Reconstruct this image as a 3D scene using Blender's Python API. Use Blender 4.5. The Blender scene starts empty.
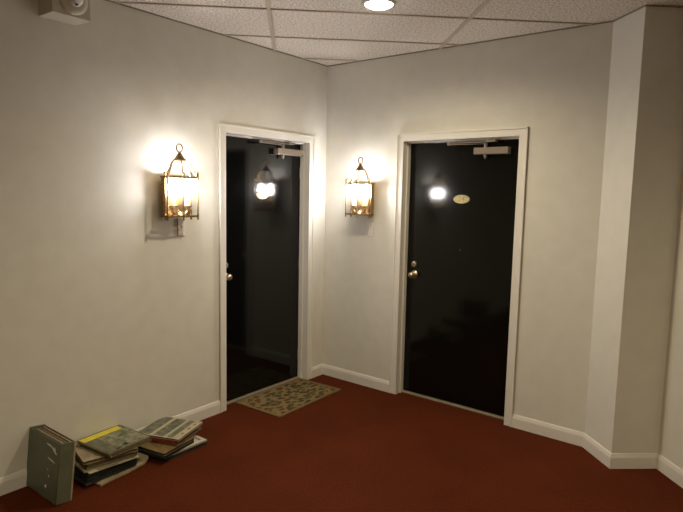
import bpy, bmesh, math, random
from mathutils import Vector, Matrix
random.seed(7)
R = math.radians
scene = bpy.context.scene
col = scene.collection

# ------------------------------------------------------------------ layout
CAM_H, HC = 1.6416, 2.7196
C = Vector((-0.1516, 5.0208))
aA, aB = R(232.592), R(-38.335)
A = Vector((math.cos(aA), math.sin(aA)))          # along the left wall, away from the corner
B = Vector((math.cos(aB), math.sin(aB)))          # along the right wall, away from the corner
nA = Vector((-A.y, A.x)); nB = Vector((B.y, -B.x))
P1 = C + B * 2.2749
P2 = Vector((1.6736, 3.3155)); P3 = Vector((1.9663, 3.3309))
dD = Vector((0.1054, -0.9944))
P4 = P3 + dD * 5.6
P5 = C + A * 7.2
ROOM = [C, P1, P2, P3, P4, P5]
DA = (0.2322, 1.1453); DB = (0.7983, 1.7260); DH = 2.05
CW = 0.060                                          # casing width
REC = 0.09                                          # how deep the door leaves sit

# ------------------------------------------------------------------ materials
def mat(name, color, rough=0.5, metal=0.0, spec=0.5, var=None, vscale=20.0, bump=0.0, bscale=200.0,
        stretch=(1, 1, 1), coat=0.0, emit=None, estr=0.0, detail=4.0, ramp=(0.35, 0.65)):
    m = bpy.data.materials.new(name); m.use_nodes = True
    nt = m.node_tree; b = nt.nodes['Principled BSDF']
    b.inputs['Base Color'].default_value = (*color, 1)
    b.inputs['Roughness'].default_value = rough
    b.inputs['Metallic'].default_value = metal
    b.inputs['Specular IOR Level'].default_value = spec
    b.inputs['Coat Weight'].default_value = coat
    if emit:
        b.inputs['Emission Color'].default_value = (*emit, 1)
        b.inputs['Emission Strength'].default_value = estr
    tc = nt.nodes.new('ShaderNodeTexCoord'); mp = nt.nodes.new('ShaderNodeMapping')
    mp.inputs['Scale'].default_value = stretch
    nt.links.new(tc.outputs['Object'], mp.inputs['Vector'])
    if var:
        n = nt.nodes.new('ShaderNodeTexNoise'); n.inputs['Scale'].default_value = vscale
        n.inputs['Detail'].default_value = detail
        nt.links.new(mp.outputs[0], n.inputs['Vector'])
        r = nt.nodes.new('ShaderNodeValToRGB')
        r.color_ramp.elements[0].position = ramp[0]; r.color_ramp.elements[1].position = ramp[1]
        r.color_ramp.elements[0].color = (*color, 1); r.color_ramp.elements[1].color = (*var, 1)
        nt.links.new(n.outputs['Fac'], r.inputs[0]); nt.links.new(r.outputs[0], b.inputs['Base Color'])
    if bump:
        n2 = nt.nodes.new('ShaderNodeTexNoise'); n2.inputs['Scale'].default_value = bscale
        n2.inputs['Detail'].default_value = 3
        nt.links.new(mp.outputs[0], n2.inputs['Vector'])
        bp = nt.nodes.new('ShaderNodeBump'); bp.inputs['Strength'].default_value = bump
        bp.inputs['Distance'].default_value = 0.004
        nt.links.new(n2.outputs['Fac'], bp.inputs['Height']); nt.links.new(bp.outputs[0], b.inputs['Normal'])
    return m

M = {}
M['wall'] = mat('wall_vinyl', (0.68, 0.65, 0.56), 0.55, spec=0.35, var=(0.65, 0.62, 0.53), vscale=9, bump=0.12, bscale=260)
M['trim'] = mat('trim_paint', (0.74, 0.70, 0.62), 0.35, var=(0.71, 0.67, 0.59), vscale=6)
M['angle'] = mat('ceiling_edge_shade', (0.26, 0.21, 0.15), 0.6)  # dark colour paints in the shadow gap along the ceiling edge
M['grid'] = mat('ceiling_grid_paint', (0.52, 0.45, 0.33), 0.5)
M['door'] = mat('black_gloss_paint', (0.0035, 0.0035, 0.003), 0.085, spec=0.36, bump=0.34, bscale=1.0, stretch=(100, 100, 2))
for n_ in M['door'].node_tree.nodes:
    if n_.type == 'BUMP': n_.inputs['Distance'].default_value = 0.00035
    if n_.type == 'TEX_NOISE': n_.inputs['Detail'].default_value = 0.5
M['thresh'] = mat('threshold_metal', (0.42, 0.35, 0.24), 0.45, metal=0.3, var=(0.34, 0.28, 0.19), vscale=30)
M['closer'] = mat('closer_enamel', (0.21, 0.165, 0.12), 0.4, metal=0.2)
M['steel'] = mat('worn_steel', (0.50, 0.45, 0.38), 0.3, metal=0.9)
M['knob'] = mat('satin_brass_knob', (0.62, 0.52, 0.37), 0.30, metal=1.0)
M['brass'] = mat('aged_brass', (0.42, 0.29, 0.13), 0.30, metal=1.0, var=(0.22, 0.145, 0.065), vscale=60)
M['plaque'] = mat('plaque_brass', (0.40, 0.33, 0.15), 0.40, metal=0.8)
M['engrave'] = mat('plaque_engraving', (0.20, 0.12, 0.03), 0.5)
M['dark'] = mat('dark_slot', (0.02, 0.018, 0.015), 0.5)
M['candle'] = mat('ivory_candle_sleeve', (0.85, 0.68, 0.32), 0.4)
M['bulb'] = mat('glowing_bulb', (1, 1, 1), 0.3, emit=(1.0, 0.99, 1.06), estr=275)
M['lens'] = mat('downlight_lens', (1, 1, 1), 0.3, emit=(1.0, 0.93, 0.80), estr=14)
M['plastic'] = mat('white_plastic', (0.72, 0.68, 0.60), 0.3)
M['beige_box'] = mat('beige_painted_box', (0.50, 0.45, 0.34), 0.5)
M['dome'] = mat('white_dome', (0.62, 0.60, 0.54), 0.3)

# glass with a thin see-through body and a real reflection
g = bpy.data.materials.new('clear_pane'); g.use_nodes = True; nt = g.node_tree
for n in list(nt.nodes): nt.nodes.remove(n)
out = nt.nodes.new('ShaderNodeOutputMaterial'); tr = nt.nodes.new('ShaderNodeBsdfTransparent')
gl = nt.nodes.new('ShaderNodeBsdfGlossy'); gl.inputs['Roughness'].default_value = 0.05
lw = nt.nodes.new('ShaderNodeLayerWeight'); lw.inputs['Blend'].default_value = .5
pw = nt.nodes.new('ShaderNodeMath'); pw.operation = 'POWER'; pw.inputs[1].default_value = 5; nt.links.new(lw.outputs['Facing'], pw.inputs[0])
fr = nt.nodes.new('ShaderNodeMath'); fr.operation = 'MULTIPLY_ADD'; fr.inputs[1].default_value = .7; fr.inputs[2].default_value = .02
nt.links.new(pw.outputs[0], fr.inputs[0])
tl = nt.nodes.new('ShaderNodeBsdfTranslucent'); tl.inputs['Color'].default_value = (1, 0.93, 0.75, 1)
mx = nt.nodes.new('ShaderNodeMixShader'); mx2 = nt.nodes.new('ShaderNodeMixShader'); mx2.inputs[0].default_value = 0.01
nt.links.new(fr.outputs[0], mx.inputs[0]); nt.links.new(tr.outputs[0], mx.inputs[1]); nt.links.new(gl.outputs[0], mx.inputs[2])
nt.links.new(mx.outputs[0], mx2.inputs[1]); nt.links.new(tl.outputs[0], mx2.inputs[2]); nt.links.new(mx2.outputs[0], out.inputs[0])
M['glass'] = g

# carpet
m = mat('russet_carpet', (0.15, 0.030, 0.0095), 0.95, spec=0.1, bump=0.6, bscale=420); M['carpet'] = m
nt = m.node_tree; b = nt.nodes['Principled BSDF']
tc = nt.nodes.new('ShaderNodeTexCoord')
n1 = nt.nodes.new('ShaderNodeTexNoise'); n1.inputs['Scale'].default_value = 85; n1.inputs['Detail'].default_value = 5
n2 = nt.nodes.new('ShaderNodeTexNoise'); n2.inputs['Scale'].default_value = 2.2; n2.inputs['Detail'].default_value = 3
for n in (n1, n2): nt.links.new(tc.outputs['Object'], n.inputs['Vector'])
r1 = nt.nodes.new('ShaderNodeValToRGB'); r1.color_ramp.elements[0].position = .32; r1.color_ramp.elements[1].position = .7
r1.color_ramp.elements[0].color = (0.066, 0.0122, 0.0026, 1); r1.color_ramp.elements[1].color = (0.112, 0.0212, 0.0048, 1)
mxr = nt.nodes.new('ShaderNodeMix'); mxr.data_type = 'RGBA'; mxr.blend_type = 'MULTIPLY'
mr = nt.nodes.new('ShaderNodeMapRange'); mr.inputs['From Min'].default_value = .3; mr.inputs['From Max'].default_value = .7
mr.inputs['To Min'].default_value = .86; mr.inputs['To Max'].default_value = 1.1
nt.links.new(n1.outputs['Fac'], r1.inputs[0]); nt.links.new(n2.outputs['Fac'], mr.inputs['Value'])
mxr.inputs[0].default_value = 1.0
nt.links.new(r1.outputs[0], mxr.inputs[6]); nt.links.new(mr.outputs[0], mxr.inputs[7]); nt.links.new(mxr.outputs[2], b.inputs['Base Color'])

# mineral-fibre ceiling tile: pale with brown pits
m = mat('speckled_ceiling_tile', (0.58, 0.53, 0.44), 0.9, spec=0.15); M['ceiling'] = m
nt = m.node_tree; b = nt.nodes['Principled BSDF']
tc = nt.nodes.new('ShaderNodeTexCoord'); n1 = nt.nodes.new('ShaderNodeTexNoise')
n1.inputs['Scale'].default_value = 75; n1.inputs['Detail'].default_value = 4; n1.inputs['Roughness'].default_value = .65
nt.links.new(tc.outputs['Object'], n1.inputs['Vector'])
r1 = nt.nodes.new('ShaderNodeValToRGB'); e = r1.color_ramp.elements
e[0].position = .38; e[0].color = (0.50, 0.41, 0.30, 1); e[1].position = .56; e[1].color = (0.84, 0.79, 0.71, 1)
nt.links.new(n1.outputs['Fac'], r1.inputs[0]); nt.links.new(r1.outputs[0], b.inputs['Base Color'])
bp = nt.nodes.new('ShaderNodeBump'); bp.inputs['Strength'].default_value = .5; bp.inputs['Distance'].default_value = .004
nt.links.new(n1.outputs['Fac'], bp.inputs['Height']); nt.links.new(bp.outputs[0], b.inputs['Normal'])

# ------------------------------------------------------------------ mesh builder
class MB:
    def __init__(s): s.bm = bmesh.new(); s.mats = []
    def slot(s, m):
        if m not in s.mats: s.mats.append(m)
        return s.mats.index(m)
    def _fin(s, faces, m, smooth=False):
        i = s.slot(m)
        for f in faces: f.material_index = i; f.smooth = smooth
    def box(s, x0, x1, y0, y1, z0, z1, m, bevel=0.0, seg=2, rot=None):
        b = bmesh.new()
        bmesh.ops.create_cube(b, size=1)
        bmesh.ops.scale(b, vec=(x1-x0, y1-y0, z1-z0), verts=b.verts)
        bmesh.ops.translate(b, vec=((x0+x1)/2, (y0+y1)/2, (z0+z1)/2), verts=b.verts)
        if bevel: bmesh.ops.bevel(b, geom=b.edges[:], offset=bevel, segments=seg, affect='EDGES', profile=.5)
        if rot: bmesh.ops.transform(b, matrix=rot, verts=b.verts)
        return s.merge(b, m)
    def merge(s, b, m, smooth=False):
        bmesh.ops.recalc_face_normals(b, faces=b.faces)
        mp = {v: s.bm.verts.new(v.co) for v in b.verts}
        fs = [s.bm.faces.new([mp[v] for v in f.verts]) for f in b.faces]
        s._fin(fs, m, smooth); b.free(); return s
    def prism(s, poly, z0, z1, m):
        b = bmesh.new()
        lo = [b.verts.new((p[0], p[1], z0)) for p in poly]; hi = [b.verts.new((p[0], p[1], z1)) for p in poly]
        b.faces.new(lo[::-1]); b.faces.new(hi); n = len(poly)
        for i in range(n): b.faces.new((lo[i], lo[(i+1) % n], hi[(i+1) % n], hi[i]))
        return s.merge(b, m)
    def tube(s, pts, r, m, n=8, closed=False, flat=1.0):
        b = bmesh.new(); pts = [Vector(p) for p in pts]; N = len(pts); rings = []
        up0 = None
        for i, p in enumerate(pts):
            if closed: t = (pts[(i+1) % N] - pts[i-1]).normalized()
            else: t = (pts[min(i+1, N-1)] - pts[max(i-1, 0)]).normalized()
            if up0 is None:
                up0 = Vector((0, 0, 1)) if abs(t.z) < .9 else Vector((0, 1, 0))
            u = (up0 - t * up0.dot(t)).normalized(); v = t.cross(u); up0 = u
            rr = r[i] if isinstance(r, (list, tuple)) else r
            rings.append([b.verts.new(p + u*math.cos(2*math.pi*k/n)*rr + v*math.sin(2*math.pi*k/n)*rr*flat) for k in range(n)])
        for i in range(N if closed else N-1):
            a, c = rings[i], rings[(i+1) % N]
            for k in range(n): b.faces.new((a[k], a[(k+1) % n], c[(k+1) % n], c[k]))
        if not closed: b.faces.new(rings[0][::-1]); b.faces.new(rings[-1])
        return s.merge(b, m, True)
    def lathe(s, prof, m, origin=(0, 0, 0), axis='Z', n=24, sx=1.0, sy=1.0):
        b = bmesh.new(); rings = []
        for (r, z) in prof:
            if r < 1e-6: rings.append([b.verts.new((0, 0, z))])
            else: rings.append([b.verts.new((r*math.cos(2*math.pi*k/n)*sx, r*math.sin(2*math.pi*k/n)*sy, z)) for k in range(n)])
        for a, c in zip(rings, rings[1:]):
            if len(a) == 1 and len(c) == 1: continue
            for k in range(n):
                if len(a) == 1: b.faces.new((a[0], c[k], c[(k+1) % n]))
                elif len(c) == 1: b.faces.new((a[k], a[(k+1) % n], c[0]))
                else: b.faces.new((a[k], a[(k+1) % n], c[(k+1) % n], c[k]))
        if len(rings[0]) > 1: b.faces.new(rings[0][::-1])
        if len(rings[-1]) > 1: b.faces.new(rings[-1])
        if axis == 'Y': bmesh.ops.transform(b, matrix=Matrix.Rotation(R(-90), 4, 'X'), verts=b.verts)
        bmesh.ops.translate(b, vec=origin, verts=b.verts)
        return s.merge(b, m, True)
    def build(s, name, parent=None, loc=None, rotz=None):
        me = bpy.data.meshes.new(name); s.bm.to_mesh(me); s.bm.free()
        for m in s.mats: me.materials.append(m)
        sm = [p.use_smooth for p in me.polygons]
        if any(sm):
            me.set_sharp_from_angle(angle=R(38)); me.polygons.foreach_set('use_smooth', sm)
        o = bpy.data.objects.new(name, me); col.objects.link(o)
        if parent: o.parent = parent
        if loc is not None: o.location = loc
        if rotz is not None: o.rotation_euler = (0, 0, rotz)
        return o

def empty(name, loc, rotz=0.0):
    o = bpy.data.objects.new(name, None); col.objects.link(o)
    o.location = loc; o.rotation_euler = (0, 0, rotz); o.empty_display_size = .1
    return o
def tag(o, label, cat, group=None, kind=None):
    o['label'] = label; o['category'] = cat
    if group: o['group'] = group
    if kind: o['kind'] = kind
    return o
ROT = {'A': aA, 'B': aB + math.pi}                 # local x runs to the viewer's left, y out of the wall
def onw(w, s, n=0.0, z=0.0):
    d, nn = (A, nA) if w == 'A' else (B, nB)
    p = C + d*s + nn*n
    return Vector((p.x, p.y, z))

# ------------------------------------------------------------------ setting
T = 0.16
mb = MB(); mb.prism([(p.x, p.y) for p in ROOM], -0.1, 0.0, M['carpet'])
for w_, dr_ in (('A', DA), ('B', DB)):      # carpet runs into the door recesses
    d_, n_ = (A, nA) if w_ == 'A' else (B, nB)
    q_ = [C + d_*dr_[0], C + d_*dr_[1], C + d_*dr_[1] - n_*T, C + d_*dr_[0] - n_*T]
    mb.prism([(p.x, p.y) for p in (q_ if w_ == 'B' else q_[::-1])], -0.1, 0.0, M['carpet'])
tag(mb.build('floor'), 'russet red-brown carpeted floor', 'floor', kind='structure')
mb = MB(); mb.prism([(p.x, p.y) for p in ROOM], HC, HC+0.1, M['ceiling'])
ceil = tag(mb.build('ceiling'), 'speckled suspended tile ceiling', 'ceiling', kind='structure')

def wall_with_door(name, w, s0, s1, door, label):
    mb = MB(); k = 1 if w == 'A' else -1
    def seg(a, c, z0, z1): mb.box(min(k*a, k*c), max(k*a, k*c), -T, 0, z0, z1, M['wall'])
    e0, e1 = door[0]-0.02, door[1]+0.02
    seg(s0, e0, 0, HC); seg(e1, s1, 0, HC); seg(e0, e1, DH+0.02, HC)
    return tag(mb.build(name, loc=onw(w, 0), rotz=ROT[w]), label, 'wall', kind='structure')
wall_with_door('wall_left', 'A', 0, 7.2, DA, 'beige left wall with a black door and a brass lantern')
wall_with_door('wall_right', 'B', 0, 2.2749, DB, 'beige right wall with a numbered black door')
def wall_seg(name, p, q, label, th=T):
    d = (q-p); L = d.length; mb = MB(); mb.box(0, L, 0, th, 0, HC, M['wall'])
    return tag(mb.build(name, loc=(p.x, p.y, 0), rotz=math.atan2(d.y, d.x)), label, 'wall', kind='structure')
# the jog in the right wall: one solid boxed-out column
mb = MB(); back = P1 + Vector((0.25, 0.2)); 
mb.prism([(P1.x, P1.y), (P2.x, P2.y), (P3.x, P3.y), (P3.x+0.02, P3.y+0.35), (P1.x+0.14, P1.y+0.07)], 0, HC, M['wall'])
tag(mb.build('wall_column'), 'boxed-out wall column at the right with a pale lit left face', 'wall', kind='structure')
wall_seg('wall_far_right', P3, P4, 'strip of beige wall at the far right edge')
wall_seg('wall_back', P4, P5, 'beige wall behind the viewpoint')

# baseboards with a bevelled top, mitred along a run
def baseboard(name, pts, label):
    prof = [(0, 0), (.013, 0), (.013, .068), (.011, .076), (.006, .092), (0, .094)]
    b = bmesh.new(); rows = []
    for i, p in enumerate(pts):
        ns = []
        if i > 0: d = (p-pts[i-1]).normalized(); ns.append(Vector((d.y, -d.x)))
        if i < len(pts)-1: d = (pts[i+1]-p).normalized(); ns.append(Vector((d.y, -d.x)))
        nn = ns[0] if len(ns) == 1 else (ns[0]+ns[1]) / (1 + ns[0].dot(ns[1]))
        rows.append([b.verts.new((p.x+nn.x*a, p.y+nn.y*a, z)) for a, z in prof])
    for r0, r1 in zip(rows, rows[1:]):
        for k in range(len(prof)): b.faces.new((r0[k], r0[(k+1) % len(prof)], r1[(k+1) % len(prof)], r1[k]))
    b.faces.new(rows[0]); b.faces.new(rows[-1][::-1])
    mb = MB(); mb.merge(b, M['trim'])
    return tag(mb.build(name), label, 'baseboard', kind='structure')
wa = lambda s: C + A*s
wb = lambda s: C + B*s
baseboard('baseboard_left', [P5 + A*(-0.02), wa(DA[1]+CW)], 'cream baseboard behind the record albums on the left')
baseboard('baseboard_corner', [wa(DA[0]-CW), C, wb(DB[0]-CW)], 'cream baseboard turning the corner between the two doors')
baseboard('baseboard_right', [wb(DB[1]+CW), P1, P2, P3, P4 - dD*.02], 'cream baseboard right of the right door and round the column')

# ceiling grid, clipped to the room outline
g0 = Vector((-0.4623, 3.5138)); ga = R(4.6915); U = Vector((math.cos(ga), math.sin(ga))); V = Vector((-U.y, U.x))
def clip(o, d):
    ts = []
    for i in range(len(ROOM)):
        p, q = ROOM[i], ROOM[(i+1) % len(ROOM)]; e_ = q-p
        den = d.x*e_.y - d.y*e_.x
        if abs(den) < 1e-9: continue
        w_ = p-o; t = (w_.x*e_.y - w_.y*e_.x)/den; u = (w_.x*d.y - w_.y*d.x)/den
        if 0 <= u <= 1: ts.append(t)
    ts.sort(); return list(zip(ts[::2], ts[1::2]))
mb = MB()
def strip(o, d, w, drop):
    n = Vector((-d.y, d.x))
    for t0, t1 in clip(o, d):
        if t1-t0 < .06: continue
        a, c = o+d*(t0+.02), o+d*(t1-.02)
        mb.prism([tuple(a-n*w/2), tuple(c-n*w/2), tuple(c+n*w/2), tuple(a+n*w/2)], HC-drop, HC, M['grid'])
for k in range(-12, 4): strip(g0 + V*(0.61*k), U, 0.012, 0.008)
for k in range(-5, 5): strip(g0 + U*(1.22*k), V, 0.026, 0.008)
mb.build('ceiling_grid', parent=ceil)
# dark strip standing in for the shadow line where ceiling meets wall
mb = MB()
def angle(p, q):
    d = (q-p).normalized(); n = Vector((d.y, -d.x)); 
    mb.prism([tuple(p), tuple(q), tuple(q+n*.006), tuple(p+n*.006)], HC-.008, HC, M['angle'])
angle(P5, C); angle(C, P1); angle(P1, P2); angle(P2, P3); angle(P3, P4)
mb.build('edge_shade_strip', parent=ceil)

# ------------------------------------------------------------------ doors
def door(name, w, rng, label, bu, peep):
    s = (rng[0]+rng[1])/2; W2 = (rng[1]-rng[0])/2
    root = tag(empty(name, onw(w, s), ROT[w]), label, 'door', kind='structure')
    # casing: flat board with a raised outer lip
    def casing_piece(nm, x0, x1, z0, z1, lip):
        mb = MB(); mb.box(x0, x1, 0, .012, z0, z1, M['trim'], .002)
        mb.box(*lip, M['trim'], .002); mb.build(nm, root)
    mb = MB()
    for sgn in (-1, 1):
        a, c = sorted((sgn*W2, sgn*(W2+CW)))
        mb.box(a, c, 0, .012, 0, DH+CW, M['trim'], .002)
        o0, o1 = sorted((sgn*(W2+CW-.012), sgn*(W2+CW)))
        mb.box(o0, o1, .0, .019, 0, DH+CW, M['trim'], .002)
    mb.box(-W2, W2, 0, .012, DH, DH+CW, M['trim'], .002)
    mb.box(-W2-CW, W2+CW, 0, .019, DH+CW-.012, DH+CW, M['trim'], .002)
    mb.build('casing', root)
    # jambs and stops
    mb = MB()
    for sgn in (-1, 1):
        a, c = sorted((sgn*W2, sgn*(W2+.02))); mb.box(a, c, -T, .004, 0, DH+.02, M['trim'])
        a, c = sorted((sgn*(W2-.012), sgn*W2)); mb.box(a, c, -.086, -.045, 0, DH, M['trim'], .002)
    mb.box(-W2, W2, -T, .004, DH, DH+.02, M['trim'])
    mb.box(-W2+.012, W2-.012, -.086, -.045, DH-.012, DH, M['trim'], .002)
    mb.build('jamb', root)
    mb = MB(); mb.box(-W2+.003, W2-.003, -REC-.045, -REC, .018, DH-.004, M['door'], .0015)
    leaf = mb.build('door_leaf', root)
    mb = MB(); mb.box(-W2, W2, -T, -REC+.022, 0, .014, M['thresh'], .003)
    mb.build('threshold', root)
    # knob: rose, neck, ball with key slot
    y0 = -REC
    ku = .385
    mb = MB(); mb.lathe([(.032, 0), (.032, .004), (.026, .010), (.012, .014), (.011, .030), (.014, .036), (.023, .043), (.0245, .053), (.020, .063), (.011, .068), (0, .068)], M['knob'], (ku, y0, .997), 'Y')
    mb.box(ku-.001, ku+.001, y0+.0675, y0+.0695, .991, 1.003, M['dark'])
    kn = mb.build('door_knob', leaf)
    mb = MB(); mb.lathe([(.026, 0), (.026, .006), (.021, .016), (.010, .018), (0, .018)], M['knob'], (ku, y0, 1.082), 'Y')
    mb.box(ku-.003, ku+.003, y0+.0175, y0+.0195, 1.070, 1.088, M['dark'])
    mb.build('deadbolt', leaf)
    # oval number plaque
    px, pz = -.004, 1.611
    mb = MB(); mb.lathe([(.068, 0), (.068, .003), (.064, .0055), (.061, .004), (0, .004)], M['plaque'], (px, y0, pz), 'Y', 40, 1.0, .50)
    mb.lathe([(.0575, .0038), (.0575, .0048), (.0565, .0048)], M['plaque'], (px, y0, pz), 'Y', 40, 1.0, .46)
    for sg in (-1, 1): mb.lathe([(.0045, .004), (.004, .0065), (0, .0075)], M['steel'], (px+sg*.054, y0, pz), 'Y', 12)
    mb.build('number_plaque', leaf).data.materials
    cu = bpy.data.curves.new('plaque_number', 'FONT'); cu.body = '24'; cu.size = .052; cu.extrude = .0008
    cu.align_x = 'CENTER'; cu.align_y = 'CENTER'; cu.space_character = 1.15
    t = bpy.data.objects.new('tmp', cu); col.objects.link(t)
    dg = bpy.context.evaluated_depsgraph_get(); me = bpy.data.meshes.new_from_object(t.evaluated_get(dg))
    bpy.data.objects.remove(t)
    me.transform(Matrix.Translation((px, y0+.0048, pz)) @ Matrix.Rotation(R(180), 4, 'Z') @ Matrix.Rotation(R(90), 4, 'X'))
    me.materials.clear(); me.materials.append(M['engrave'])
    to = bpy.data.objects.new('plaque_number', me); col.objects.link(to); to.parent = leaf
    if peep:
        mb = MB(); mb.lathe([(.009, 0), (.009, .003), (.006, .004), (.006, .002), (0, .002)], M['dark'], (-.01, y0, 1.226), 'Y', 16)
        mb.build('peephole', leaf)
    # overhead closer: body, pinion, two-piece arm, shoe under the head
    b0, b1 = bu
    pin = b1 - .082
    mb = MB(); mb.box(b0, b1, y0, y0+.055, 1.937, 1.987, M['closer'], .005)
    cl = mb.build('closer_body', leaf)
    mb = MB(); mb.lathe([(.012, 1.918), (.012, 2.008), (.016, 2.010), (.016, 2.016), (0, 2.016)], M['steel'], (pin, y0+.030, 0), 'Z', 16)
    mb.lathe([(.004, 1.905), (.008, 1.918), (0, 1.918)], M['steel'], (pin, y0+.030, 0), 'Z', 12)
    mb.build('closer_pinion', leaf)
    el = .085
    mb = MB()
    def bar(xa, ya, xb, yb, z0, z1, hw):
        d = Vector((xb-xa, yb-ya)).normalized(); n = Vector((-d.y, d.x))*hw
        mb.prism([(xa-n.x, ya-n.y), (xb-n.x, yb-n.y), (xb+n.x, yb+n.y), (xa+n.x, ya+n.y)], z0, z1, M['closer'])
    bar(pin, y0+.030, el, y0+.070, 2.010, 2.018, .011)
    bar(el, y0+.070, pin-.045, y0+.052, 2.021, 2.028, .009)
    mb.lathe([(.012, 2.008), (.012, 2.030), (0, 2.031)], M['steel'], (el, y0+.070, 0), 'Z', 14)
    mb.build('closer_arm', leaf)
    mb = MB(); mb.box(pin-.095, pin-.020, y0+.030, y0+.078, 2.022, 2.038, M['closer'], .002)
    mb.build('closer_shoe', leaf)
    # hinges on the viewer's right
    for hz in (.22, 1.02, 1.80):
        mb = MB(); mb.lathe([(.006, hz-.045), (.006, hz+.045), (0, hz+.048)], M['steel'], (-W2+.006, y0+.002, 0), 'Z', 10)
        mb.build('hinge', leaf)
    return root
door('door_1', 'A', DA, 'left glossy black door with a mat at its foot', (-.435, -.124), False)
door('door_2', 'B', DB, 'right glossy black door with peephole and oval brass plaque', (-.372, -.108), True)

# ------------------------------------------------------------------ lantern sconces
def lantern(w, s, z, label):
    root = tag(empty('wall_lantern', onw(w, s, 0, z), ROT[w]), label, 'wall lamp', 'brass lantern sconces')
    X, XB, Y0, Y1 = .118, .100, .082, .132; H = .264
    br = M['brass']
    mb = MB()  # folded back pan: a flat back with side returns
    mb.box(-XB+.004, XB-.004, .040, .044, 0, H, br, .001)
    mb.box(-.040, .040, 0, .012, .05, H-.05, br, .002); mb.box(-.020, .020, .012, .040, .09, H-.09, br, .002)
    for sx in (-1, 1):
        a_, c_ = sorted((sx*(XB-.005), sx*(XB-.001))); mb.box(a_, c_, .040, .076, 0, H, br, .001)
    mb.build('back_plate', root)
    mb = MB()  # frame: rails top and bottom, posts, finials and feet
    posts = [(-XB, Y0), (XB, Y0), (-X, Y1), (X, Y1), (0, Y1+.006)]
    for nm_, zz, hh in (('bottom_rail', 0, .012), ('top_rail', H-.012, .012)):
        b_ = bmesh.new(); outer = [(-XB-.004, .040), (-XB-.004, Y0), (-X-.004, Y1+.004), (0, Y1+.011), (X+.004, Y1+.004), (XB+.004, Y0), (XB+.004, .040)]
        inner = [(-XB+.004, .040), (-XB+.004, Y0), (-X+.004, Y1-.005), (0, Y1+.001), (X-.004, Y1-.005), (XB-.004, Y0), (XB-.004, .040)]
        vs = [[b_.verts.new((p[0], p[1], z_)) for p in ring] for ring in (outer, inner) for z_ in (zz, zz+hh)]
        for k_ in range(6):
            for r0_, r1_ in ((0, 1), (1, 3), (3, 2), (2, 0)):
                b_.faces.new((vs[r0_][k_], vs[r0_][k_+1], vs[r1_][k_+1], vs[r1_][k_]))
        for k_ in (0, 6): b_.faces.new((vs[0][k_], vs[1][k_], vs[3][k_], vs[2][k_]))
        m2 = MB(); m2.merge(b_, br); m2.build(nm_, root)
    mb.bm.free()
    for (x, y) in posts:
        mb = MB(); mb.tube([(x, y, 0), (x, y, H)], .0052, br, 8)
        for q in (.012, H-.012): mb.lathe([(.004, q-.010), (.0075, q-.005), (.0075, q+.005), (.004, q+.010)], br, (x, y, 0), 'Z', 12)
        mb.lathe([(.004, -.018), (.0075, -.012), (.005, -.004), (.007, 0)], br, (x, y, 0), 'Z', 12)
        mb.lathe([(.007, H), (.0045, H+.006), (.0085, H+.014), (.0065, H+.022), (0, H+.032)], br, (x, y, 0), 'Z', 12)
        mb.build('post', root)
    cy, cz = .100, H+.112
    for (x, y) in posts:   # scrolled straps up to the crown
        pts = []
        for t, h in ((0, .004), (.10, .010), (.20, .024), (.30, .046), (.38, .070), (.47, .090), (.60, .103), (.78, .107), (.95, .112)):
            pts.append((x + (0-x)*t, y + (cy-y)*t, H + h))
        mb = MB(); mb.tube(pts, .0056, br, 6); mb.build('strap', root)
    mb = MB(); mb.lathe([(.040, cz-.016), (.044, cz-.008), (.034, cz), (.026, cz+.010), (.017, cz+.026), (.011, cz+.034), (.012, cz+.038), (0, cz+.044)], br, (0, cy, 0), 'Z', 20)
    mb.build('crown', root)
    mb = MB(); rc = cz+.044+.022
    mb.tube([(math.cos(2*math.pi*k/24)*.023, cy, rc+math.sin(2*math.pi*k/24)*.025) for k in range(24)], .0050, br, 8, closed=True)
    mb.build('ring', root)
    # open tray carrying the candle cups
    mb = MB(); mb.box(-XB+.004, XB-.004, cy-.012, cy+.012, .002, .007, br)
    mb.box(-XB+.004, XB-.004, .044, .074, .001, .006, br); mb.box(-.030, .030, .074, Y1-.004, .001, .006, br)
    mb.lathe([(.022, .008), (.024, .014), (.012, .030), (.008, .034), (0, .034)], br, (0, cy, 0), 'Z', 16)
    for sx in (-1, 1):
        mb.tube([(0, cy, .022), (sx*.02, cy, .014), (sx*.040, cy, .020), (sx*.056, cy, .040), (sx*.058, cy, .058)], .0045, br, 8)
        mb.tube([(sx*.02, cy, .018), (sx*.032, cy+.01, .036), (sx*.022, cy+.012, .048), (sx*.012, cy+.01, .038)], .003, br, 6)
    mb.build('candle_bracket', root)
    for sx in (-1, 1):
        x = sx*.058
        mb = MB(); mb.lathe([(.006, .054), (.014, .058), (.029, .070), (.031, .076), (.026, .074), (.016, .066), (0, .066)], br, (x, cy, 0), 'Z', 20)
        cup = mb.build('candle_cup', root)
        mb = MB(); mb.lathe([(.0175, .068), (.0175, .138), (.014, .143), (0, .143)], M['candle'], (x, cy, 0), 'Z', 20)
        mb.build('candle_sleeve', cup)
        mb = MB(); mb.lathe([(.009, .154), (.014, .164), (.0225, .184), (.0245, .200), (.021, .218), (.013, .238), (.005, .254), (0, .258)], M['bulb'], (x, cy, -.008), 'Z', 20)
        mb.build('bulb', cup)
    def pane(nm, x0, x1, y0, y1):
        mb = MB(); mb.prism([(x0, y0), (x1, y1), (x1, y1+.0016), (x0, y0+.0016)] if abs(x1-x0) > .01 else [(x0, y0), (x1, y1), (x1+.0016, y1), (x0+.0016, y0)], .010, H-.010, M['glass'])
        mb.build(nm, root)
    pane('glass_pane', -X+.005, -.004, Y1, Y1+.008); pane('glass_pane', .004, X-.005, Y1+.008, Y1)
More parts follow.
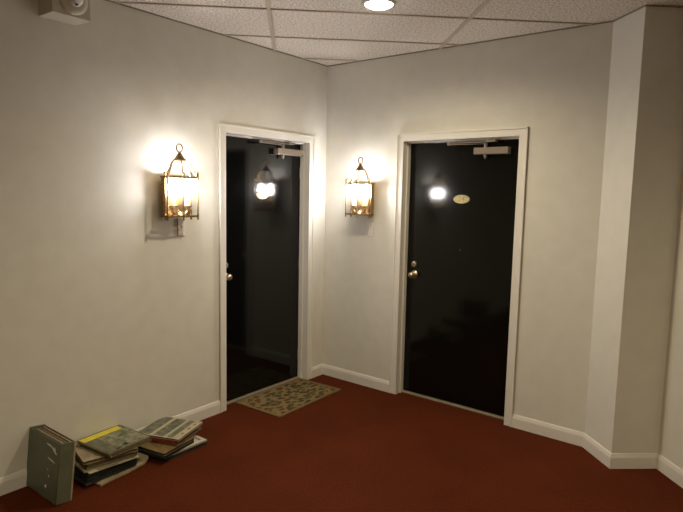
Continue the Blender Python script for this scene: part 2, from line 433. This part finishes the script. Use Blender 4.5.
    pane('glass_pane', -XB, -X, Y0+.005, Y1-.005); pane('glass_pane', XB, X, Y0+.005, Y1-.005)
    return root
lantern('A', 1.609, 1.462, 'lit brass candle lantern on the wall left of the left door')
lantern('B', 0.450, 1.462, 'lit brass candle lantern on the wall between the two doors')

# switch plates under the lanterns
def plate(w, s, z, label):
    root = tag(empty('switch_plate', onw(w, s, 0.0005, z), ROT[w]), label, 'light switch', 'switch plates under the lanterns')
    mb = MB(); mb.box(-.030, .030, 0, .009, 0, .120, M['plastic'], .003); mb.build('plate', root)
    mb = MB(); mb.box(-.006, .006, .008, .010, .046, .074, M['plastic'], .0006)
    mb.box(-.0035, .0035, .008, .020, .058, .068, M['plastic'], .001); mb.build('toggle', root)
    for q in (.020, .100):
        mb = MB(); mb.lathe([(.003, .0085), (.003, .010), (0, .0105)], M['steel'], (0, 0, q), 'Y', 10); mb.build('screw', root)
plate('A', 1.530, 1.330, 'white switch plate under the lantern left of the left door')
plate('B', 0.500, 1.283, 'white switch plate under the lantern between the two doors')

# ------------------------------------------------------------------ beige box high on the left wall
root = tag(empty('alarm_box', onw('A', 2.313, 0, 2.530), ROT['A']), 'beige box high on the left wall with a round white sounder', 'alarm')
mb = MB(); mb.box(-.102, .102, 0, .150, 0, HC-2.530-.001, M['beige_box'], .002); mb.build('housing', root)
mb = MB(); mb.lathe([(.078, .150), (.078, .158), (.072, .166), (.055, .171), (.050, .171), (0, .171)], M['beige_box'], (-.008, 0, .088), 'Y', 36)
sn = mb.build('sounder', root)
mb = MB(); mb.lathe([(.040, .170), (.039, .182), (.030, .196), (.016, .204), (0, .206)], M['dome'], (-.008, 0, .088), 'Y', 32)
dm = mb.build('dome', sn)
mb = MB(); mb.lathe([(.008, .17), (.008, .196), (0, .196)], M['dark'], (-.006, 0, .058), 'Y', 12); mb.build('sensor_hole', dm)

# ------------------------------------------------------------------ recessed ceiling light and added fill lamps
DL = (0.184, 3.375)
def downlight(x, y, label):
    root = tag(empty('recessed_light', (x, y, HC)), label, 'ceiling light', 'recessed ceiling lights')
    mb = MB(); mb.lathe([(.090, 0), (.094, -.002), (.093, -.008), (.084, -.012), (.080, -.010), (.080, 0)], M['trim'], (0, 0, 0), 'Z', 40)
    mb.build('trim_ring', root)
    mb = MB(); mb.lathe([(.0795, -.002), (.076, -.012), (.060, -.022), (.030, -.028), (0, -.030)], M['lens'], (0, 0, 0), 'Z', 40)
    mb.build('lens', root)
    return root
downlight(*DL, 'round white recessed light shining in the tiled ceiling')
def spot(x, y, power, color=(1, .87, .62), size=166):
    l = bpy.data.lights.new('downlight_or_fill_lamp', 'SPOT'); l.energy = power; l.color = color; l.spot_size = R(size); l.spot_blend = .8
    l.shadow_soft_size = .05
    o = bpy.data.objects.new('downlight_or_fill_lamp', l); col.objects.link(o); o.location = (x, y, HC-.05)
    return o
KEY = 70; FILL = 68
spot(*DL, KEY)
spot(-1.3, 0.0, FILL*.65); spot(1.0, 0.5, FILL*1.2)  # unseen fill lamps, added to brighten the walls and the column front

# ------------------------------------------------------------------ door mat
m = mat('leaf_pattern_mat', (0.30, 0.21, 0.10), 0.95, spec=0.1, bump=.6, bscale=300); M['mat'] = m
nt = m.node_tree; b = nt.nodes['Principled BSDF']; tc = nt.nodes.new('ShaderNodeTexCoord')
mp = nt.nodes.new('ShaderNodeMapping'); nt.links.new(tc.outputs['Object'], mp.inputs[0]); mp.inputs['Rotation'].default_value = (0, 0, .5)
mp.inputs['Scale'].default_value = (1.0, 1.5, 1)
dn = nt.nodes.new('ShaderNodeTexNoise'); dn.inputs['Scale'].default_value = 14; nt.links.new(mp.outputs[0], dn.inputs['Vector'])
ad = nt.nodes.new('ShaderNodeMixRGB'); ad.blend_type = 'ADD'; ad.inputs[0].default_value = .05
nt.links.new(mp.outputs[0], ad.inputs[1]); nt.links.new(dn.outputs['Color'], ad.inputs[2])
vo = nt.nodes.new('ShaderNodeTexVoronoi'); vo.inputs['Scale'].default_value = 17; nt.links.new(ad.outputs[0], vo.inputs['Vector'])
cr = nt.nodes.new('ShaderNodeValToRGB'); cr.color_ramp.interpolation = 'LINEAR'
cr.color_ramp.elements[0].position = .44; cr.color_ramp.elements[0].color = (1, 1, 1, 1)
cr.color_ramp.elements[1].position = .55; cr.color_ramp.elements[1].color = (0, 0, 0, 1)
nt.links.new(vo.outputs['Distance'], cr.inputs[0])
lc = nt.nodes.new('ShaderNodeValToRGB'); lc.color_ramp.interpolation = 'CONSTANT'
e = lc.color_ramp.elements; e[0].position = 0; e[0].color = (0.060, 0.052, 0.020, 1); e[1].position = .4; e[1].color = (0.10, 0.045, 0.020, 1)
e2 = e.new(.7); e2.color = (0.085, 0.075, 0.032, 1)
sp = nt.nodes.new('ShaderNodeSeparateColor'); nt.links.new(vo.outputs['Color'], sp.inputs[0]); nt.links.new(sp.outputs[0], lc.inputs[0])
mx = nt.nodes.new('ShaderNodeMixRGB'); mx.inputs[1].default_value = (0.21, 0.145, 0.062, 1)
nt.links.new(cr.outputs[0], mx.inputs[0]); nt.links.new(lc.outputs[0], mx.inputs[2]); nt.links.new(mx.outputs[0], b.inputs['Base Color'])
M['matborder'] = mat('mat_border', (0.20, 0.135, 0.058), 0.95, spec=.1, bump=.6, bscale=300, var=(0.15, 0.10, 0.042), vscale=90)
mb = MB()
mb.box(-.355, .355, -.205, .205, .0, .007, M['mat'], .001)
root = mb.build('door_mat', loc=onw('A', .618, .172, 0.0005), rotz=aA + R(1.5))
tag(root, 'tan door mat with a brown and green leaf pattern before the left door', 'mat')
mb = MB()
for x0, x1, y0, y1 in ((-.382, .382, -.232, -.205), (-.382, .382, .205, .232), (-.382, -.355, -.205, .205), (.355, .382, -.205, .205)):
    mb.box(x0, x1, y0, y1, 0, .0085, M['matborder'], .002)
mb.build('border', parent=root)

# ------------------------------------------------------------------ record albums on the floor
def cmat(name, c, rough=.45, var=None, vs=18, **k): return mat(name, c, rough, var=var, vscale=vs, **k)
M['paper'] = cmat('old_paper_edge', (0.34, 0.27, 0.155), .8, (0.24, 0.18, 0.10), 60)
M['paper_w'] = cmat('pale_paper_edge', (0.62, 0.55, 0.38), .8, (0.5, 0.43, 0.28), 60)
M['black'] = cmat('black_cover', (0.018, 0.019, 0.016), .35, (0.03, 0.036, 0.032), 30)
M['blacks'] = cmat('blue_black_cover', (0.035, 0.042, 0.045), .25, (0.02, 0.02, 0.02), 25)
M['olive'] = cmat('olive_cover', (0.13, 0.105, 0.045), .5, (0.09, 0.07, 0.03), 30)
M['tan'] = cmat('tan_cover', (0.38, 0.30, 0.18), .6, (0.27, 0.20, 0.115), 14)
M['gold'] = cmat('golden_tan_cover', (0.22, 0.145, 0.045), .5, (0.14, 0.085, 0.03), 30)
M['cream'] = cmat('cream_cover', (0.50, 0.43, 0.28), .5, (0.42, 0.35, 0.22), 20)
M['white'] = cmat('white_cover', (0.60, 0.55, 0.43), .4, (0.52, 0.48, 0.38), 20)
M['red'] = cmat('red_cover', (0.30, 0.045, 0.02), .5, (0.20, 0.03, 0.015), 25)
M['brown'] = cmat('brown_cover', (0.15, 0.095, 0.045), .5, (0.1, 0.06, 0.03), 25)
M['yellow'] = cmat('yellow_band', (0.74, 0.64, 0.03), .5, (0.66, 0.54, 0.04), 20)
M['greenart'] = cmat('grey_green_landscape_print', (0.16, 0.155, 0.09), .35, (0.07, 0.075, 0.045), 26)
M['meadow'] = cmat('meadow_print', (0.075, 0.085, 0.045), .35, (0.30, 0.28, 0.18), 34)
M['photo1'] = cmat('dim_green_photo', (0.06, 0.065, 0.04), .35, (0.20, 0.19, 0.13), 30)
M['photo2'] = cmat('dim_blue_photo', (0.06, 0.085, 0.08), .35, (0.22, 0.18, 0.11), 34)
M['box'] = cmat('grey_green_cloth', (0.125, 0.135, 0.085), .45, (0.105, 0.115, 0.07), 20)
M['silver'] = mat('silver_lettering', (0.60, 0.60, 0.54), .35, metal=.3)

def album(name, near, ang, Lr, Ll, z0, t, cover, edge, label, group, art=None, curl=0.0, inset=.004):
    """near corner (s, n) on the floor plan of the left wall, ang the direction of its front edge."""
    d = Vector((math.cos(ang), math.sin(ang))); 
    world_ang = aA + ang
    root_loc = onw('A', near[0], near[1], z0)
    mb = MB(); ct = min(.0014, t*.3)
    def slab(x0, x1, y0, y1, za, zb, mm, r=.004):
        b = bmesh.new(); poly = []
        for (cx, cy, a0) in ((x1-r, y1-r, 0), (x0+r, y1-r, 90), (x0+r, y0+r, 180), (x1-r, y0+r, 270)):
            for k in range(4): a = R(a0+30*k); poly.append((cx+r*math.cos(a), cy+r*math.sin(a)))
        lo = [b.verts.new((p[0], p[1], za)) for p in poly]; hi = [b.verts.new((p[0], p[1], zb)) for p in poly]
        b.faces.new(lo[::-1]); b.faces.new(hi)
        for i in range(len(poly)): j = (i+1) % len(poly); b.faces.new((lo[i], lo[j], hi[j], hi[i]))
        mb.merge(b, mm)
    slab(0, Lr, 0, Ll, t-ct, t, cover); slab(0, Lr, 0, Ll, 0, ct, cover)
    mb.box(Lr-.003, Lr, .002, Ll-.002, ct, t-ct, cover)        # the spine
    if art:
        for (x0, x1, y0, y1, mm) in art:
            mb.box(x0*Lr, x1*Lr, y0*Ll, y1*Ll, t-.0002, t+.0004, mm)
    o = tag(mb.build(name, loc=root_loc, rotz=world_ang), label, 'record album', group)
    mb = MB(); n = max(1, int(t/.004))
    for k in range(n):
        za = ct + (t-2*ct)*k/n; zb = ct + (t-2*ct)*(k+.86)/n
        j = random.uniform(0, .0025)
        mb.box(inset+j, Lr-.004, inset+j, Ll-inset-j, za, zb, edge)
    mb.build('inner_sleeve', parent=o)
    return o
G1 = 'record albums in the taller left pile'; G2 = 'record albums in the lower right pile'
PI = math.pi
def deg(a): return R(a)
S = .292
# magazine with a curled end under the left pile
b = bmesh.new(); nx, ny = 24, 10; L_, D_ = .338, .24
def h(u, v): return .030*max(0, (u-.88)/.12)**1.5*(1-.35*v)
top = []; bot = []
for i in range(nx+1):
    rt, rb = [], []
    for j in range(ny+1):
        u, v = i/nx, j/ny
        rx = u*L_ - (.020*max(0, (u-.9)/.1)*(abs(v-.35)*1.6)**2)
        zz = h(u, v) + .0015*math.sin(9*u+3*v)+.0015
        rt.append(b.verts.new((rx, v*D_, zz+.0105 + .001*math.sin(14*u)))); rb.append(b.verts.new((rx, v*D_, zz)))
    top.append(rt); bot.append(rb)
for i in range(nx):
    for j in range(ny):
        b.faces.new((top[i][j], top[i+1][j], top[i+1][j+1], top[i][j+1])); b.faces.new((bot[i][j], bot[i][j+1], bot[i+1][j+1], bot[i+1][j]))
for i in range(nx):
    b.faces.new((top[i][0], bot[i][0], bot[i+1][0], top[i+1][0])); b.faces.new((top[i][ny], top[i+1][ny], bot[i+1][ny], bot[i][ny]))
for j in range(ny):
    b.faces.new((top[0][j], top[0][j+1], bot[0][j+1], bot[0][j])); b.faces.new((top[nx][j], bot[nx][j], bot[nx][j+1], top[nx][j+1]))
mb = MB(); mb.merge(b, M['tan'], True)
tag(mb.build('magazine', loc=onw('A', 2.326, .330, 0), rotz=aA + R(187.6)), 'tan magazine with a curled end lying flat at the bottom of the left pile', 'magazine')

album('record_album', (2.392, .296), deg(182), .315, .27, .0165, .010, M['blacks'], M['brown'], 'glossy blue-black album low in the left pile, jutting left above the magazine', G1)
album('record_album', (2.378, .286), deg(178), .298, .265, .0275, .014, M['black'], M['black'], 'lowest of the three dull black albums inside the left pile', G1)
album('record_album', (2.374, .280), deg(176.5), .298, .258, .0425, .014, M['black'], M['black'], 'middle one of the three dull black albums inside the left pile', G1)
album('record_album', (2.370, .274), deg(177.5), .296, .252, .0575, .014, M['black'], M['black'], 'black album just under the white-edged one in the left pile', G1)
album('record_album', (2.366, .284), deg(175), .292, .262, .0725, .005, M['paper_w'], M['paper_w'], 'thin white-edged album halfway up the left pile', G1)
album('record_album', (2.384, .262), deg(173), .305, .24, .0785, .010, M['cream'], M['paper_w'], 'cream album with its corner jutting left, above the white-edged one', G1)
album('record_album', (2.372, .262), deg(171), .290, .225, .0895, .014, M['olive'], M['paper'], 'thick olive album in the left pile, above the cream one', G1)
album('record_album', (2.366, .262), deg(170), .290, .225, .1045, .014, M['olive'], M['olive'], 'thick olive album directly under the tan-covered one', G1)
album('record_album', (2.380, .250), deg(166), .300, .215, .1195, .018, M['tan'], M['olive'], 'tan-covered album whose left corner shows under the left pile top', G1)
album('record_album', (2.264, .326), deg(184.3), .283, .300, .1385, .012, M['olive'], M['paper'], 'olive-edged album second from the top of the left pile', G1)
album('record_album', (2.272, .328), deg(185.3), .290, .308, .1515, .014, M['olive'], M['paper'],
      'grey-green landscape album with a yellow band, top of the left pile', G1,
      art=[(.04, .92, .79, .965, M['yellow']), (.04, .30, .05, .765, M['greenart']), (.30, .97, .04, .77, M['meadow']), (.935, .97, .79, .96, M['greenart']), (.24, .36, .07, .11, M['cream']), (.46, .52, .12, .17, M['cream'])])

album('record_album', (1.916, .362), deg(181), .306, .30, .0005, .011, M['black'], M['brown'], 'thin dark album at the very bottom of the right pile', G2)
album('record_album', (1.904, .352), deg(182), .303, .30, .0125, .011, M['black'], M['brown'], 'black album second from the bottom of the right pile', G2)
album('record_album', (1.878, .358), deg(180), .264, .29, .0245, .010, M['white'], M['paper'], 'white-covered album poking out right from under the right pile', G2, art=[(.86, .91, .10, .30, M['photo1'])])
album('record_album', (1.958, .384), deg(191), .268, .28, .0355, .016, M['black'], M['black'], 'thick black album in the right pile, above the white-covered one', G2)
album('record_album', (1.950, .376), deg(190), .262, .27, .0525, .014, M['gold'], M['black'], 'golden tan album jutting left from the right pile under the cream-edged one', G2)
album('record_album', (1.838, .362), deg(201), .290, .280, .0675, .008, M['brown'], M['cream'], 'cream-edged album third from the top of the right pile, below the red one', G2)
album('record_album', (1.846, .338), deg(201), .275, .270, .0765, .021, M['red'], M['red'], 'bright red-edged album directly under the photo-panel album of the right pile', G2, inset=.001)
album('record_album', (1.834, .360), deg(201), .290, .308, .0985, .012, M['cream'], M['brown'], 'cream album with three photo panels on its cover, top of the right pile', G2,
      art=[(.04, .97, .70, .97, M['photo1']), (.04, .97, .37, .62, M['photo1']), (.04, .97, .17, .30, M['photo2']), (.25, .34, .07, .11, M['gold']), (.52, .62, .07, .11, M['brown']), (.76, .84, .07, .11, M['gold'])])

# upright box set
root = tag(empty('record_box', onw('A', 2.499, .168, 0)), 'upright grey-green record box with faded silver letters, leftmost on the floor', 'record box')
root.rotation_euler = (0, R(-6.2), aA)
root.rotation_mode = 'XYZ'
X1, Y2, Hb = .083, .176, .319
mb = MB()
mb.box(0, X1, Y2-.004, Y2, .0, Hb, M['box'], .0015)          # side toward the room
mb.box(0, X1, -Y2+.012, -Y2+.016, 0, Hb, M['box'], .001)
mb.box(X1-.004, X1, -Y2+.012, Y2, 0, Hb, M['box'], .0015)         # big face to the viewer's left
mb.box(0, .004, -Y2+.012, Y2, 0, Hb-.004, M['brown'], .001)
mb.box(0, X1, -Y2+.012, Y2, 0, .004, M['box'])
sh = mb.build('slipcase', root)
mb = MB(); mb.box(-.0015, .008, Y2-.006, Y2+.002, .004, Hb-.002, M['tan'], .001); mb.build('light_edge', root)
xx = .010; k = 0
cols = [M['paper'], M['brown'], M['olive'], M['brown'], M['paper'], M['black'], M['olive']]
while xx < X1-.016:
    tk = random.choice((.006, .008, .010)); hh = Hb - random.uniform(.006, .018)
    mb = MB(); mb.box(xx, xx+tk-.0012, -Y2+.020+random.uniform(0, .01), Y2-.007, .005, hh, cols[k % 7], .0006)
    mb.build('record_sleeve', root); xx += tk; k += 1
# worn silver marks down the big face near its front edge (too worn to read)
def stroke(y0, z0, y1, z1, wd):
    mb = MB(); mb.tube([(X1+.0002, y0, z0), (X1+.0002, (y0+y1)/2+.004, (z0+z1)/2), (X1+.0002, y1, z1)], [wd*.9, wd*1.4, wd*.8], M['silver'], 6, flat=1.0); mb.build('silver_mark', root)
stroke(.045, .288, .100, .283, .0030); stroke(.096, .284, .148, .256, .0034); stroke(.120, .286, .134, .272, .0022)
stroke(.064, .218, .134, .208, .0022); stroke(.064, .158, .070, .152, .0018)
stroke(.080, .128, .086, .120, .0026); stroke(.055, .068, .063, .056, .0050)
mb = MB(); mb.box(X1-.001, X1+.0006, Y2-.0016, Y2-.0002, 0, .14, M['dark']); mb.build('split_seam', root)

# ------------------------------------------------------------------ camera, world, view
cam = bpy.data.cameras.new('camera'); co = bpy.data.objects.new('camera', cam); col.objects.link(co)
cam.sensor_fit = 'HORIZONTAL'; cam.sensor_width = 36; cam.lens = 567.709/683*36
cam.clip_start = .05
p_, r_ = R(6.367), R(1.1689)
fw = Vector((0, math.cos(p_), -math.sin(p_))); up = Vector((0, math.sin(p_), math.cos(p_))); rt = Vector((1, 0, 0))
# roll: the picture turns so that plumb lines lean
rt2 = rt*math.cos(r_) + (-up)*math.sin(r_)*(-1)
up2 = up*math.cos(r_) - rt*math.sin(r_)
mtx = Matrix(((rt2.x, up2.x, -fw.x, 0), (rt2.y, up2.y, -fw.y, 0), (rt2.z, up2.z, -fw.z, CAM_H), (0, 0, 0, 1)))
co.matrix_world = mtx
scene.camera = co
w = bpy.data.worlds.new('world'); scene.world = w; w.use_nodes = True
w.node_tree.nodes['Background'].inputs[0].default_value = (1, .85, .62, 1); w.node_tree.nodes['Background'].inputs[1].default_value = 0.0
scene.view_settings.view_transform = 'Standard'; scene.view_settings.look = 'None'
scene.view_settings.gamma = 1; scene.view_settings.use_curve_mapping = False
scene.view_settings.exposure = 0.30
